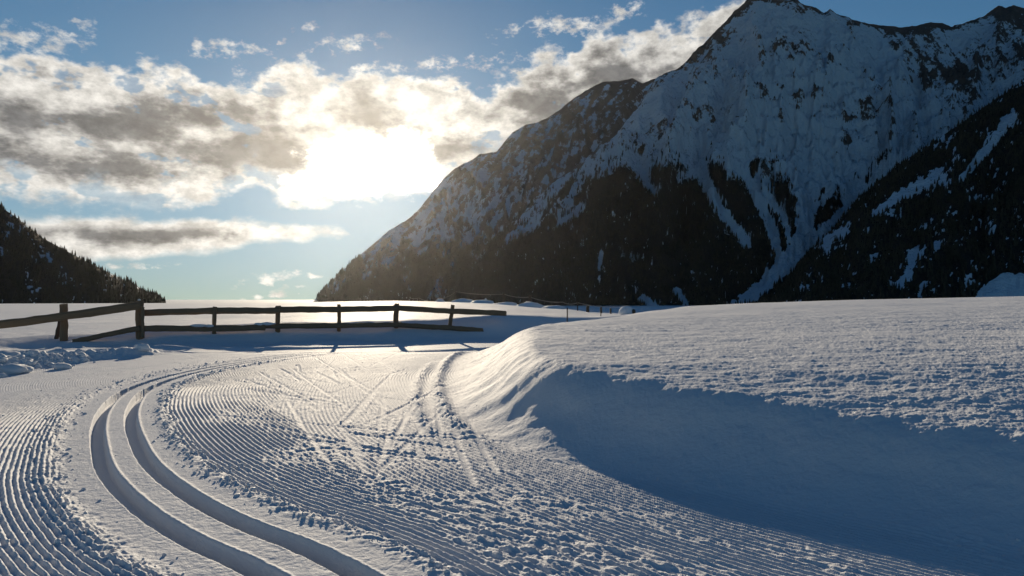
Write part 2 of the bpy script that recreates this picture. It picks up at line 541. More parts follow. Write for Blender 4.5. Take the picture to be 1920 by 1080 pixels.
# --- relief of the groomed trail
trail = (1 - onbank) * (1 - sst(-dt, 2.45, 2.75)) * (1 - sst(Y, 14.2, 15.2))
PER = np.where(dt > 0, 0.035, 0.030)
wob = 0.007 * gnoise(st * 1.2, dt * 1.5, 61) + 0.004 * gnoise(st * 6, dt * 4, 62)
useinner = sst(np.abs(dt) - np.abs(di) + 0.35 * gnoise(X * 0.9, Y * 0.9, 63), -0.06, 0.06)


def cord(d):
    s = np.sin(2 * np.pi * d / PER)
    return 0.5 + 0.5 * np.sign(s) * np.abs(s) ** 0.75


cA = cord(dt + wob); cB = cord(di + wob)
c = cA * (1 - useinner) + cB * useinner
num = np.where(useinner > .5, np.floor(di / PER) * 3.7 + 50, np.floor(dt / PER) * 2.9)
bead = gnoise(st * 17, num, 64) + 0.6 * gnoise(st * 45, num, 65)
c = c * (1 + np.where(dt > 0, 0.16, 0.30) * bead * damp(0.05))
chew = sst(fbm(st * 0.8, dt * 2.0, 71, 4, 0.6) + 0.55 * np.exp(-((np.abs(dt) - np.abs(di)) / 0.9) ** 2) * (dt > 0) - 0.25, -0.35, 0.75)
leftz = sst(-dt, 0.3, 0.6)
edgeR = 0.36 + 0.04 * gnoise(st * 3, st * 0 + .5, 72) + 0.05 * gnoise(st * 11, dt * 6, 73)
edgeL = 0.36 + 0.05 * gnoise(st * 2.5, st * 0 + .5, 74) + 0.05 * gnoise(st * 9, dt * 6, 75)
cz = np.where(dt > 0, sst(dt, edgeR, edgeR + 0.05), sst(-dt, edgeL, edgeL + 0.05))
amp = np.where(dt > 0, 0.0140 - 0.0050 * useinner, 0.0130)
cdist = 1 - sst(Y, 9.0, 14.0) * 0.5
cordz = cz * amp * c * (1 - 0.70 * chew * (dt > 0)) * cdist
# upper left of the trail has been skied smooth
smooth_left = (dt < 0) * sst(Y, 5.2, 7.5)
cordz = cordz * (1 - 0.75 * smooth_left)
lump = ridged(st * 4.5, dt * 13.0, 81, 3, 0.65)
lump2 = fbm(st * 11, dt * 26, 82, 3, 0.65)
rough = (0.0032 * lump * damp(0.17) + 0.0054 * lump2 * damp(0.05))
left_break = np.where(dt < 0, 1.0, 0.0) * (1 - smooth_left)
cordz = cordz * (1 - 0.35 * left_break * sst(gnoise(st * 16, dt * 22, 83), 0.0, 0.5))
z_rel = cordz + cz * rough * (0.25 + 1.25 * chew) * np.where(dt > 0, 1, 0.55)
# ragged crumbly margins of the smooth strip beside the ski tracks
mr = np.exp(-((dt - 0.36) / 0.05) ** 2) * 0.009 * np.clip(ridged(X * 11, Y * 11, 84, 3, 0.6), -0.2, 1.4)
ml = np.exp(-((dt + 0.39) / 0.08) ** 2) * 0.013 * np.clip(ridged(X * 11, Y * 11, 85, 3, 0.6), -0.2, 1.4)
z_rel = z_rel + mr + ml * (1 - smooth_left * .6)
# the pair of ski tracks
for off in (-0.114, 0.114):
    q = np.abs(dt - off)
    g = 1 - sst(q + 0.003 * gnoise(st * 9, st * 0 + off * 9, 88), 0.040, 0.047)
    z_rel = z_rel - 0.070 * g + 0.0015 * np.exp(-((q - 0.055) / 0.02) ** 2) * lump2
    z_rel = z_rel + 0.007 * np.exp(-((dt - off - 0.058) / 0.010) ** 2)
z_rel = z_rel + 0.05 * dt * (1 - sst(np.abs(dt), 0.30, 0.42))
# streaks along the skied-smooth left part
z_rel = z_rel + smooth_left * sst(-dt, 0.5, 0.8) * 0.006 * fbm(dt * 7, st * 0.5, 86, 3)
# skating marks
marks = [((540, 750), (625, 880)), ((545, 690), (660, 770)), ((610, 690), (548, 775)), ((795, 735), (722, 855)), ((840, 765), (705, 892)),
         ((850, 800), (892, 915)), ((872, 775), (935, 895)), ((900, 760), (965, 850)), ((718, 760), (712, 815)), ((480, 695), (600, 760)),
         ((700, 668), (800, 738)), ((640, 662), (700, 700)), ((770, 690), (600, 745)), ((820, 760), (835, 850)), ((735, 700), (640, 800)),
         ((640, 700), (760, 790)), ((590, 670), (700, 735)), ((690, 690), (520, 725)), ((1010, 800), (1040, 850)), ((960, 700), (1000, 760)), ((850, 720), (700, 790)), ((760, 655), (690, 690)), ((670, 655), (730, 690))]
allm = [(gp(*a), gp(*b)) for a, b in marks]
for k in range(46):
    s = RNG.uniform(0, 1)
    i = int(s * (len(track_c) - 60)) + 28
    c0 = track_c[i]; dv = track_c[i + 1] - track_c[i]; dv /= np.linalg.norm(dv)
    nv = np.array([dv[1], -dv[0]])
    side = 1 if k % 2 else -1
    ctr = c0 + nv * RNG.uniform(1.2, 2.3)
    a = side * RNG.uniform(0.3, 0.6)
    d2 = dv * math.cos(a) + nv * math.sin(a)
    Lm = RNG.uniform(0.5, 1.1)
    allm.append((tuple(ctr - d2 * Lm), tuple(ctr + d2 * Lm)))
trail_only = trail * cz * (dt > 0)
for (a, b) in allm:
    ax, ay = a; bx, by = b
    lo, hi = min(ay, by) - .3, max(ay, by) + .3
    sel = np.where((Y > lo) & (Y < hi) & (X > min(ax, bx) - .3) & (X < max(ax, bx) + .3))
    if len(sel[0]) == 0:
        continue
    L2 = (bx - ax) ** 2 + (by - ay) ** 2
    t = ((X[sel] - ax) * (bx - ax) + (Y[sel] - ay) * (by - ay)) / L2
    bend = 0.015 * np.sin(np.clip(t, 0, 1) * math.pi)
    q = ((X[sel] - ax) * (by - ay) - (Y[sel] - ay) * (bx - ax)) / math.sqrt(L2) - bend
    en = RNG.uniform(.55, 1) * sst(t, -0.02, 0.12) * (1 - sst(t, 0.9, 1.02)) * trail_only[sel]
    flat = np.exp(-(q / 0.022) ** 4) * en
    z_rel[sel] = z_rel[sel] * (1 - 0.9 * flat) + flat * (-0.002 + 0.22 * q) + en * 0.0055 * np.exp(-((q - 0.03) / 0.012) ** 2)
# windrow of thrown-up snow on the outer edge of the trail
wr = np.exp(-((dt + 2.72) / 0.22) ** 2) * (1 - sst(Y, 11.6, 13.4)) * sst(Y, 6.0, 8.2)
z_rel2 = wr * (0.07 + 0.07 * np.clip(ridged(X * 2.6, Y * 2.6, 91, 3, 0.6), -0.6, 1.5))
# ridge of crumbs at the foot of the bank, wrapping round its nose
foot = np.exp(-((ee + 0.05) / 0.07) ** 2) * sst(Y, 4.2, 5.6) * (1 - sst(Y, 12, 13.5))
foot2 = np.exp(-((ee + 0.28) / 0.06) ** 2) * sst(Y, 4.4, 5.6) * (1 - sst(Y, 9, 11))
z_rel3 = foot * (0.035 + 0.018 * np.clip(ridged(X * 7, Y * 7, 92, 3), -.3, 1.3)) + foot2 * (0.02 + 0.012 * ridged(X * 8, Y * 8, 93, 3))
Z = Z + z_rel * trail + z_rel2 + z_rel3
# natural snow: wind-worked fields, verge and bank
nat = np.clip(onbank + behind + verge, 0, 1)
aniso = fbm(X * 1.1, Y * 1.9, 101, 4, 0.55) * 0.010 * damp(0.6) + fbm(X * 6.5, Y * 9, 102, 4, 0.68) * 0.0050 * damp(0.15) + fbm(X * 22, Y * 26, 103, 3, 0.65) * 0.0020 * damp(0.04)
shade_face = onbank * (1 - onfield)
Z = Z + nat * aniso * (1 - 0.45 * shade_face) * (1 - 0.6 * behind * (1 - sst(ef, 0.1, 1.0)))
# flutes raked down the nose of the bank
flute = shade_face * sst(Y, 5.2, 6.6) * (1 - sst(Y, 12, 14))
Z = Z + flute * 0.0026 * fbm(se * 15 + ee * 9.0, ee * 3.0, 104, 4, 0.7)
Z = Z + flute * 0.0042 * fbm(X * 15, Y * 12, 106, 3, 0.7) * damp(0.07)
# general faint roughness everywhere close by
Z = Z + (1 - nat) * 0.0012 * fbm(X * 30, Y * 30, 105, 2, 0.6) * damp(0.035)
# valley floor far away
Z = np.where(Y > 400, np.minimum(Z, -20), Z)

g_faces = grid_faces(len(dist), len(cols))
ground = new_mesh('snow_ground', np.stack([X, Y, Z], -1).reshape(-1, 3), g_faces, M_SNOW)
tag(ground, kind='structure')
from functools import lru_cache
COLS, DIST = cols, dist


def ground_z(x, y):
    """height of the built sheet under a point"""
    p = x / y * FPX + CX
    j = np.clip(np.searchsorted(COLS, p) - 1, 0, len(COLS) - 2); i = np.clip(np.searchsorted(DIST, y) - 1, 0, len(DIST) - 2)
    a = (p - COLS[j]) / (COLS[j + 1] - COLS[j]); b = (y - DIST[i]) / (DIST[i + 1] - DIST[i])
    return float((Z[i, j] * (1 - a) + Z[i, j + 1] * a) * (1 - b) + (Z[i + 1, j] * (1 - a) + Z[i + 1, j + 1] * a) * b)


# ------------------------------------------------------------------ mountains
def pxmap(Xa, Ya, Za):
    return CX + FPX * Xa / Ya, HY - FPX * (Za - 1) / Ya


def polymask(px, py, pts, w0, w1, jit=None):
    """1 along a polyline drawn on the slope, width from w0 to w1"""
    best = np.full(px.shape, 1e9)
    n = len(pts) - 1
    for k, ((ax, ay), (bx, by)) in enumerate(zip(pts[:-1], pts[1:])):
        dx, dy = bx - ax, by - ay
        t = np.clip(((px - ax) * dx + (py - ay) * dy) / (dx * dx + dy * dy), 0, 1)
        d = np.hypot(px - ax - t * dx, py - ay - t * dy) / (w0 + (w1 - w0) * (k + t) / n)
        best = np.minimum(best, d)
    if jit is not None:
        best = best + jit
    return 1 - sst(best, 0.6, 1.2)


def mountain(name, sky_pts, D1, D0, zfoot, ncol, nrow, u0, u1, power, seed, amp, fu, rough_amp, back=0.35, edge=None):
    """a mountain side: ridge line at depth D1, foot at depth D0, a far side behind the ridge"""
    us = np.linspace(u0, u1, ncol)
    skp = np.array(sky_pts, float)
    sy = np.interp(us, skp[:, 0], skp[:, 1])
    d1 = np.interp(us, *D1); d0 = np.interp(us, *D0)
    zr = 1 + (HY - sy) * d1 / FPX
    t = np.concatenate([np.linspace(0, 1, nrow), 1 + np.linspace(0.06, 1, 10) * back])
    T, U = np.meshgrid(t, us, indexing='ij')
    d = d0 + (d1 - d0) * T
    f = np.where(T <= 1, np.clip(T, 0, 1) ** power, 1 - 1.3 * (T - 1) / max(back, .01) * 0.7)
    z = zfoot + (zr - zfoot) * f
    x = (U - CX) / FPX * d
    env = np.clip(np.sin(np.clip(T, 0, 1) * np.pi), 0, 1) ** 0.8
    # ribs and gullies running down the slope
    wu = U + 30 * gnoise(U / 120.0, T * 3, seed + 9)
    rib = ridged(wu / fu, T * 1.4, seed, 4, 0.5)
    hgt = (np.clip((zr - zfoot) / 900.0, 0, 1) * sst(zr - zfoot, 15, 200))[None, :]
    z = z + amp * env * (rib - 0.6) * hgt
    fine = ridged(x / 150.0, d / 150.0 + z / 160, seed + 20, 5, 0.6)
    z = z + rough_amp * fine * (0.13 + 0.87 * env) * sst(T, 0.02, 0.12) * hgt
    return us, x, d, z, T, U


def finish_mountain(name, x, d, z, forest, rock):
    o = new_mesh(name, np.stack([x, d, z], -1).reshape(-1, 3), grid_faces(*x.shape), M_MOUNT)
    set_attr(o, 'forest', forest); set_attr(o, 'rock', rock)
    return tag(o, kind='structure')


def convex(z, k):
    """how far the ground stands proud of its surroundings (ribs positive, gullies negative)"""
    def blur(a, ax):
        c = np.cumsum(np.concatenate([np.repeat(np.take(a, [0], ax), k + 1, ax), a, np.repeat(np.take(a, [-1], ax), k, ax)], ax), ax)
        n = a.shape[ax]
        return (np.take(c, range(2 * k + 1, 2 * k + 1 + n), ax) - np.take(c, range(0, n), ax)) / (2 * k + 1)
    b = z
    for _ in range(2):
        b = blur(blur(b, 0), 1)
    r = z - b
    return np.clip(r / (np.std(r) + 1e-6), -2, 2)


def tree_variants():
    out = []
    for v in range(6):
        r = np.random.default_rng(100 + v)
        V = []; F = []
        tiers = [(0.05, 0.62, 0.20), (0.32, 0.84, 0.145), (0.6, 1.0, 0.085)]
        for zb, zt, rad in tiers:
            b = len(V); n = 5
            ph = r.uniform(0, 6)
            for k in range(n):
                a = ph + k * 2 * math.pi / n
                q = rad * r.uniform(0.65, 1.25)
                V.append((q * math.cos(a), q * math.sin(a), zb + r.uniform(-.04, .04)))
            V.append((r.uniform(-.015, .015), r.uniform(-.015, .015), zt))
            for k in range(n):
                F.append((b + k, b + (k + 1) % n, b + n))
        out.append((np.array(V), np.array(F)))
    return out


TV = tree_variants()


def plant_forest(name, x, d, z, forest, count, label, hmin, hmax, seed, thr=0.5, extra_pow=1.0):
    r = np.random.default_rng(seed)
    # area weight of each grid vertex
    gx = np.gradient(x, axis=1); gy = np.gradient(d, axis=0)
    wgt = np.abs(gx * gy) * np.clip(forest, 0, 1) ** extra_pow * (forest > thr)
    wgt[-12:] *= 0.4
    wgt = wgt / (d ** 1.0)
    pr = (wgt / wgt.sum()).ravel()
    pick = r.choice(pr.size, count, p=pr)
    ii, jj = np.unravel_index(pick, x.shape)
    ii = np.clip(ii, 0, x.shape[0] - 2); jj = np.clip(jj, 0, x.shape[1] - 2)
    a = r.random(count); b = r.random(count)

    def lerp(A):
        return (A[ii, jj] * (1 - a) + A[ii, jj + 1] * a) * (1 - b) + (A[ii + 1, jj] * (1 - a) + A[ii + 1, jj + 1] * a) * b
    px, py_, pz = lerp(x), lerp(d), lerp(z)
    h = r.uniform(hmin, hmax, count) * r.choice([0.75, 1, 1, 1.15], count)
    VV = []; FF = []; base = 0
    var = r.integers(0, len(TV), count)
    for v, (V, F) in enumerate(TV):
        s = np.where(var == v)[0]
        if len(s) == 0:
            continue
        vv = V[None] * h[s][:, None, None] + np.stack([px[s], py_[s], pz[s] - 0.04 * h[s]], -1)[:, None]
        ff = F[None] + (np.arange(len(s)) * len(V))[:, None, None] + base
        VV.append(vv.reshape(-1, 3)); FF.append(ff.reshape(-1, 3)); base += len(s) * len(V)
    o = new_mesh(name, np.vstack(VV), np.vstack(FF), M_TREE, smooth=False)
    return tag(o, label, 'forest', kind='stuff')


# far rocky ridge dropping to the left
us, x, d, z, T, U = mountain('rocky_ridge',
    [(520, 640), (560, 600), (578, 575), (590, 562), (612, 537), (640, 508), (700, 458), (730, 432), (760, 415), (785, 395), (800, 375), (830, 338), (850, 320), (872, 308), (900, 290), (930, 286),
     (960, 250), (985, 236), (1010, 230), (1040, 214), (1070, 190), (1100, 170), (1130, 155), (1160, 152), (1185, 148), (1205, 158), (1225, 149), (1260, 150), (1320, 200), (1400, 300)],
    ([500, 700, 1400], [3900, 4400, 5200]), ([500, 1400], [3000, 3300]), -20, 440, 210, 520, 1400, 1.12, 5, 130, 90.0, 33)
px, py = pxmap(x, d, z)
nz = fbm(px / 40, py / 40, 31, 4)
tl = np.interp(px, [560, 700, 800, 900, 1000, 1200], [480, 470, 440, 450, 430, 400])
forest = sst(py + 40 * nz, tl - 15, tl + 45) * (0.80 + 0.25 * fbm(px / 14, py / 22, 32, 3)) * (1 - 0.6 * sst(fbm(px / 50, py / 60, 33, 3) + 0.9 * fbm(px / 6, py / 12, 35, 3), 0.35, 0.8))
rock = 0.52 + 0.42 * fbm((px + py) / 18, (py - px) / 46, 34, 5, .65) + 0.10 * sst(px, 900, 1150) - 0.10 * (1 - sst(px, 800, 950))
forest = forest * sst(px, 578, 600)
rock = rock + 0.16 * convex(z, 4) + 0.06 * convex(z, 2)
finish_mountain('rocky_ridge', x, d, z, forest, rock)
plant_forest('ridge_forest', x, d, z, forest, 9000, 'dark conifer forest on the lower slope of the rocky ridge', 17, 27, 1, 0.45)

# the main snowy peak
us, x, d, z, T, U = mountain('snowy_peak',
    [(820, 600), (860, 545), (900, 480), (950, 425), (1000, 374), (1050, 335), (1100, 300), (1150, 258), (1200, 196), (1230, 150), (1255, 136), (1280, 125), (1300, 100), (1320, 84), (1340, 62),
     (1360, 42), (1380, 20), (1400, 3), (1420, -4), (1445, -1), (1470, 3), (1490, 0), (1510, 11), (1530, 18), (1545, 27), (1556, 18), (1575, 30), (1600, 38), (1625, 46), (1650, 50), (1690, 53), (1720, 49), (1745, 45),
     (1765, 46), (1785, 53), (1810, 42), (1840, 33), (1855, 24), (1872, 13), (1885, 18), (1900, 12), (1920, 18), (1960, 40), (2050, 20), (2200, 60), (2500, 120)],
    ([820, 1100, 1400, 1700, 2500], [2900, 3300, 3700, 3900, 4200]), ([820, 1400, 2500], [2050, 2250, 2600]), -20, 860, 330, 830, 2400, 1.25, 6, 150, 130.0, 46)
px, py = pxmap(x, d, z)
j = 0.5 * fbm(px / 12, py / 12, 41, 3)
n40 = fbm(px / 45, py / 45, 42, 4)
tl = np.interp(px, [860, 900, 1000, 1100, 1150, 1200, 1250, 1300, 1340, 1400, 1450, 1500, 1560, 1620, 1690, 1760, 1900],
               [520, 470, 400, 345, 300, 285, 300, 305, 295, 300, 320, 340, 350, 330, 300, 290, 300])
forest = sst(py + 28 * n40 + 14 * j, tl - 4, tl + 34)
coul = [([(1290, 270), (1310, 305), (1345, 376), (1393, 435), (1402, 450)], 15, 9), ([(1360, 250), (1378, 290), (1415, 349), (1447, 419), (1463, 478), (1478, 492)], 13, 9),
        ([(1530, 230), (1522, 268), (1517, 349), (1506, 430), (1479, 478), (1425, 531), (1366, 574)], 27, 13), ([(1700, 290), (1683, 311), (1619, 354), (1549, 419), (1511, 456)], 14, 10),
        ([(1190, 300), (1215, 340), (1230, 360)], 10, 5), ([(1090, 380), (1040, 420)], 10, 6), ([(1270, 535), (1285, 560)], 9, 7), ([(1205, 550), (1230, 565)], 10, 8), ([(1128, 465), (1122, 500)], 5, 3),
        ([(1420, 330), (1470, 400), (1480, 440)], 10, 6), ([(1590, 300), (1570, 330), (1540, 370)], 12, 6)]
carve = np.zeros_like(px)
for pts, w0, w1 in coul:
    mk = polymask(px, py, pts, w0, w1, j * 0.7)
    forest = forest * (1 - mk)
    carve = np.maximum(carve, polymask(px, py, pts, w0 * 1.8, w1 * 1.8))
z = z - 22 * carve
speck = fbm(px / 7, py / 10, 43, 3, .6)
forest = forest * (1 - 0.45 * sst(speck + 0.5 * fbm(px / 60, py / 40, 44, 2), 0.55, 0.85))
forest = forest * (1 - 0.5 * sst(fbm(px / 7, py / 26, 67, 3, .6) + 0.5 * fbm(px / 70, py / 50, 68, 2), 0.25, 0.7))
# scattered trees reaching up the ribs
rib_trees = sst(fbm((px * .8 + py * .5) / 26, (py * .6) / 90, 45, 3), 0.3, 0.6) * sst(py, tl - 70, tl) * 0.75
forest = np.maximum(forest, rib_trees * (1 - carve))
fringe = sst(fbm(px / 5, py / 8, 48, 3, .6) + 0.6 * fbm(px / 30, py / 50, 49, 2), 0.15, 0.6) * sst(py, tl - 80, tl + 5) * 0.8
forest = np.maximum(forest, fringe * (1 - carve))
rock = 0.13 + 0.17 * fbm((px - py * .4) / 18, py / 13, 46, 5, .65) + 0.20 * fbm((px + np.where(px < 1480, .7, -.8) * py) / 9, py / 48, 66, 4, .6)
rock = rock + 0.30 * sst(fbm(px / 70, py / 60, 47, 3), 0.15, 0.6)
rk = np.exp(-(((px - 1320) / 40) ** 2 + ((py - 105) / 45) ** 2)) * 0.35 + polymask(px, py, [(1690, 60), (1760, 110), (1800, 160), (1870, 90), (1910, 60)], 42, 60) * 0.30 + polymask(px, py, [(1500, 180), (1540, 200), (1600, 210)], 22, 20) * 0.22
skyy = np.interp(px, us, np.min(py, axis=0))
rock = rock + rk + 0.25 * (1 - sst(py - skyy, 4, 26))
rock = rock - 0.3 * carve
rock = rock + 0.14 * convex(z, 5) + 0.05 * convex(z, 2)
finish_mountain('snowy_peak', x, d, z, forest, rock)
plant_forest('peak_forest', x, d, z, forest, 21000, 'black conifer forest on the flanks of the snowy peak', 15, 26, 2, 0.42)

# forested spur on the right
us, x, d, z, T, U = mountain('forested_spur',
    [(1330, 640), (1390, 612), (1430, 582), (1452, 558), (1478, 527), (1500, 497), (1528, 462), (1572, 418), (1610, 372), (1650, 338), (1690, 306), (1740, 272), (1790, 240), (1840, 205), (1890, 170), (1920, 150), (2000, 95), (2150, 10), (2400, -100), (2700, -160)],
    ([1330, 1500, 1920, 2700], [1950, 2250, 2700, 3300]), ([1330, 2700], [1500, 1750]), -20, 420, 250, 1340, 2600, 1.05, 8, 55, 120.0, 10)
px, py = pxmap(x, d, z)
j = 0.5 * fbm(px / 12, py / 12, 51, 3)
forest = 1.0 - 0.9 * sst(fbm(px / 60 - py / 90, py / 40 + px / 80, 52, 3, .5) + 0.9 * fbm(px / 7, py / 13, 54, 3, .6), 0.42, 0.85)
for pts, w0, w1 in [([(1760, 330), (1680, 372), (1640, 400)], 14, 9), ([(1580, 435), (1545, 455), (1548, 475)], 14, 10), ([(1712, 470), (1700, 520), (1690, 535)], 10, 8), ([(1900, 215), (1850, 280), (1800, 340)], 12, 6),
                    ([(1865, 425), (1858, 440)], 5, 4), ([(1735, 530), (1725, 545)], 7, 5), ([(1670, 530), (1690, 538)], 6, 5)]:
    forest = forest * (1 - polymask(px, py, pts, w0, w1, j * 1.2))
meadow = sst(px, 1822, 1842) * sst(py + 6 * j - np.interp(px, [1820, 1860, 1880, 2000], [556, 524, 512, 516]), -2, 3)
forest = forest * (1 - meadow)
rock = 0.22 + 0.30 * fbm(px / 10, py / 10, 53, 4, .6) - meadow
finish_mountain('forested_spur', x, d, z, forest, rock)
plant_forest('spur_forest', x, d, z, forest, 15000, 'black conifer forest covering the spur at the right edge', 14, 25, 3, 0.45)

# wooded hill on the left
us, x, d, z, T, U = mountain('wooded_hill',
    [(-900, 60), (-500, 190), (-200, 300), (-60, 352), (0, 387), (40, 414), (80, 446), (120, 468), (160, 489), (200, 509), (240, 528), (280, 549), (310, 566), (340, 585), (400, 620)],
    ([-900, 0, 400], [2000, 1900, 1850]), ([-900, 400], [1300, 1500]), -20, 330, 170, -900, 400, 1.05, 9, 30, 110.0, 7)
px, py = pxmap(x, d, z)
forest = 1.0 - 0.75 * sst(fbm(px / 40, py / 50, 62, 3, .5) + 0.8 * fbm(px / 5, py / 11, 64, 3, .6), 0.45, 0.9)
rock = 0.25 + 0.25 * fbm(px / 10, py / 10, 63, 4, .6)
forest = forest * (1 - sst(px, 295, 318))
finish_mountain('wooded_hill', x, d, z, forest, rock)
plant_forest('hill_forest', x, d, z, forest, 9000, 'dark conifer forest covering the hill at the left edge', 10, 19, 4, 0.4)


# ------------------------------------------------------------------ fences
def empty(name, loc):
    o = bpy.data.objects.new(name, None); COL.objects.link(o); o.location = loc
    o.empty_display_size = 0.2
    return o


def at(px, py, d):
    return Vector(((px - CX) / FPX * d, d, 1 - (py - HY) * d / FPX))


def timber(name, a, b, hw, hd, mat, parent, seed, nseg=9, sides=8, square=0.6, wob=0.012, taper=0.0, curve=0.0):
    """rough timber from a to b, grain along its own Z axis"""
    r = random.Random(seed)
    a = Vector(a); b = Vector(b); L = (b - a).length
    ring = []
    for k in range(sides):
        t = 2 * math.pi * (k + 0.5) / sides
        c, s_ = math.cos(t), math.sin(t)
        n = (abs(c) ** (2 / (1 - square * .75)) + abs(s_) ** (2 / (1 - square * .75))) ** (-(1 - square * .75) / 2)
        ring.append((c * n, s_ * n))
    V = []; F = []
    ox = [r.uniform(-1, 1) for _ in range(sides)]
    ph = r.uniform(0, 6)
    for i in range(nseg + 1):
        t = i / nseg
        sc_ = 1 - taper * t
        cx = wob * math.sin(ph + t * 5.3) ; cy = wob * math.cos(ph * 1.7 + t * 4.1) + curve * math.sin(math.pi * t)
        for k, (u, v) in enumerate(ring):
            j1 = 1 + 0.12 * ox[k] + 0.12 * r.uniform(-1, 1)
            V.append((cx + u * hd * sc_ * j1, cy + v * hw * sc_ * j1, t * L + (0.015 * r.uniform(-1, 1) if i in (0, nseg) else 0)))
    for i in range(nseg):
        for k in range(sides):
            k2 = (k + 1) % sides
            F.append((i * sides + k, i * sides + k2, (i + 1) * sides + k2, (i + 1) * sides + k))
    me = bpy.data.meshes.new(name)
    n = len(V)
    V.append((0, 0, 0)); V.append((0, 0, L))
    for k in range(sides):
        k2 = (k + 1) % sides
        F.append((k2, k, n)); F.append((nseg * sides + k, nseg * sides + k2, n + 1))
    me.from_pydata(V, [], F); me.update()
    me.materials.append(mat)
    o = bpy.data.objects.new(name, me); COL.objects.link(o)
    o.parent = parent
    z = (b - a).normalized()
    up = Vector((0, 0, 1)) if abs(z.z) < 0.8 else Vector((0, -1, 0))
    xax = up.cross(z).normalized(); yax = z.cross(xax)
    from mathutils import Matrix
    M = Matrix((xax, yax, z)).transposed().to_4x4()
    M.translation = a - (parent.location if parent else Vector())
    o.matrix_local = M
    return o


fence = empty('wooden_fence', at(521, 622, 17.3))
tag(fence, 'weathered two-rail wooden fence half buried in snow, sagging at its left end', 'fence')
posts = [(119, 120, 15.5, 570, 634, .075), (262, 262, 16.0, 563.5, 640, .085), (403, 401, 16.6, 575, 630, .048), (522, 520, 17.3, 573, 626, .06),
         (636, 635, 18.0, 571, 622, .050), (744, 742, 18.6, 569.5, 616, .062), (849, 843, 19.2, 572, 611, .055)]
for k, (pt, pb, d, yt, yb, r_) in enumerate(posts):
    po = timber('post', at(pb, yb + 6, d), at(pt, yt, d), r_, r_, M_WOOD, fence, 10 + k, 7, 8, 0.5, 0.006)
timber('post', at(106, 636, 15.62), at(117, 580, 15.7), .05, .05, M_DARKWOOD, fence, 31, 7, 8, .4, .006)
timber('post', at(267, 632, 15.86), at(268, 576, 15.86), .035, .035, M_WOOD, fence, 32, 7, 8, .4, .005)
rails = [((-60, 616, 14.55), (263, 572.5, 15.83), .092, .05, 41), ((266, 585.5, 16.15), (524, 581.5, 17.15), .078, .045, 42), ((516, 581.5, 17.2), (748, 577.5, 18.45), .074, .045, 43),
         ((738, 577.5, 18.5), (949, 588.5, 19.65), .076, .045, 44),
         ((136, 640, 15.35), (262, 616.5, 15.86), .062, .06, 45), ((262, 617, 15.9), (497, 613.5, 17.0), .072, .06, 46), ((488, 612.5, 17.02), (752, 608, 18.42), .068, .06, 47), ((736, 608, 18.4), (905, 620, 19.3), .066, .06, 48)]
for a, b, hw, hd, sd_ in rails:
    timber('rail', at(*a), at(*b), hw, hd, M_WOOD, fence, sd_, 16, 8, 0.7, 0.012, 0.0, 0.0)
# little loads of snow left on the lower rails
def blob(name, loc, sx, sy, sz, mat, parent=None, seed=1, sub=3, rough=0.18, freq=2.2, flat=0.0, rot=0.0):
    bm = bmesh.new()
    bmesh.ops.create_icosphere(bm, subdivisions=sub, radius=1.0)
    P = np.array([v.co[:] for v in bm.verts])
    nz_ = gnoise(P[:, 0] * freq + seed * 7.3 + P[:, 2] * 1.3, P[:, 1] * freq + seed * 3.1 - P[:, 2] * 1.1, 7) + 0.5 * gnoise(P[:, 0] * freq * 2.3 - P[:, 2] * 2 + seed, P[:, 1] * freq * 2.3 + P[:, 2] * 2, 9)
    P = P * (1 + rough * nz_)[:, None]
    if flat:
        P[:, 2] = np.where(P[:, 2] < 0, P[:, 2] * flat, P[:, 2])
    c_, s_ = math.cos(rot), math.sin(rot)
    for v, q in zip(bm.verts, P):
        x_, y_ = q[0] * sx, q[1] * sy
        v.co = (x_ * c_ - y_ * s_, x_ * s_ + y_ * c_, q[2] * sz)
    for f in bm.faces:
        f.smooth = True
    me = bpy.data.meshes.new(name); bm.to_mesh(me); bm.free()
    me.materials.append(mat)
    o = bpy.data.objects.new(name, me); COL.objects.link(o)
    if parent:
        o.parent = parent; o.location = Vector(loc) - parent.location
    else:
        o.location = loc
    return o


for k, (px_, py_, d_, w_) in enumerate([(372, 610.5, 16.35, .20), (500, 607, 17.0, .22), (484, 608, 16.95, .12), (392, 611, 16.45, .12)]):
    blob('snow_cap', at(px_, py_, d_), w_, .07, .04, M_CLOD, fence, 60 + k, 2, 0.25, 2.0)
blob('snow_cap', at(261, 562.8, 16.0), .035, .04, .03, M_CLOD, fence, 66, 2, 0.2)

# wire fence on the far brow
M_WIRE, N, p = material('wire')
N.put(p.inputs['Base Color'], N.mix(N.noise(N.n('ShaderNodeTexCoord').outputs['Object'], 3.0), (0.25, 0.22, 0.19), (0.45, 0.41, 0.36)))
p.inputs['Roughness'].default_value = 0.5; p.inputs['Metallic'].default_value = 0.6


def tube(name, pts, r, mat, parent, n=5):
    V = []; F = []
    pts = [Vector(q) for q in pts]
    for i, q in enumerate(pts):
        t = (pts[min(i + 1, len(pts) - 1)] - pts[max(i - 1, 0)]).normalized()
        u = t.cross(Vector((0, 0, 1))).normalized(); v = u.cross(t)
        for k in range(n):
            a = 2 * math.pi * k / n
            V.append(q + u * r * math.cos(a) + v * r * math.sin(a) - parent.location)
    for i in range(len(pts) - 1):
        for k in range(n):
            F.append((i * n + k, i * n + (k + 1) % n, (i + 1) * n + (k + 1) % n, (i + 1) * n + k))
    F.append(tuple(range(n))[::-1]); F.append(tuple(range((len(pts) - 1) * n, len(pts) * n)))
    me = bpy.data.meshes.new(name); me.from_pydata(V, [], F); me.update(); me.materials.append(mat)
    o = bpy.data.objects.new(name, me); COL.objects.link(o); o.parent = parent
    return o


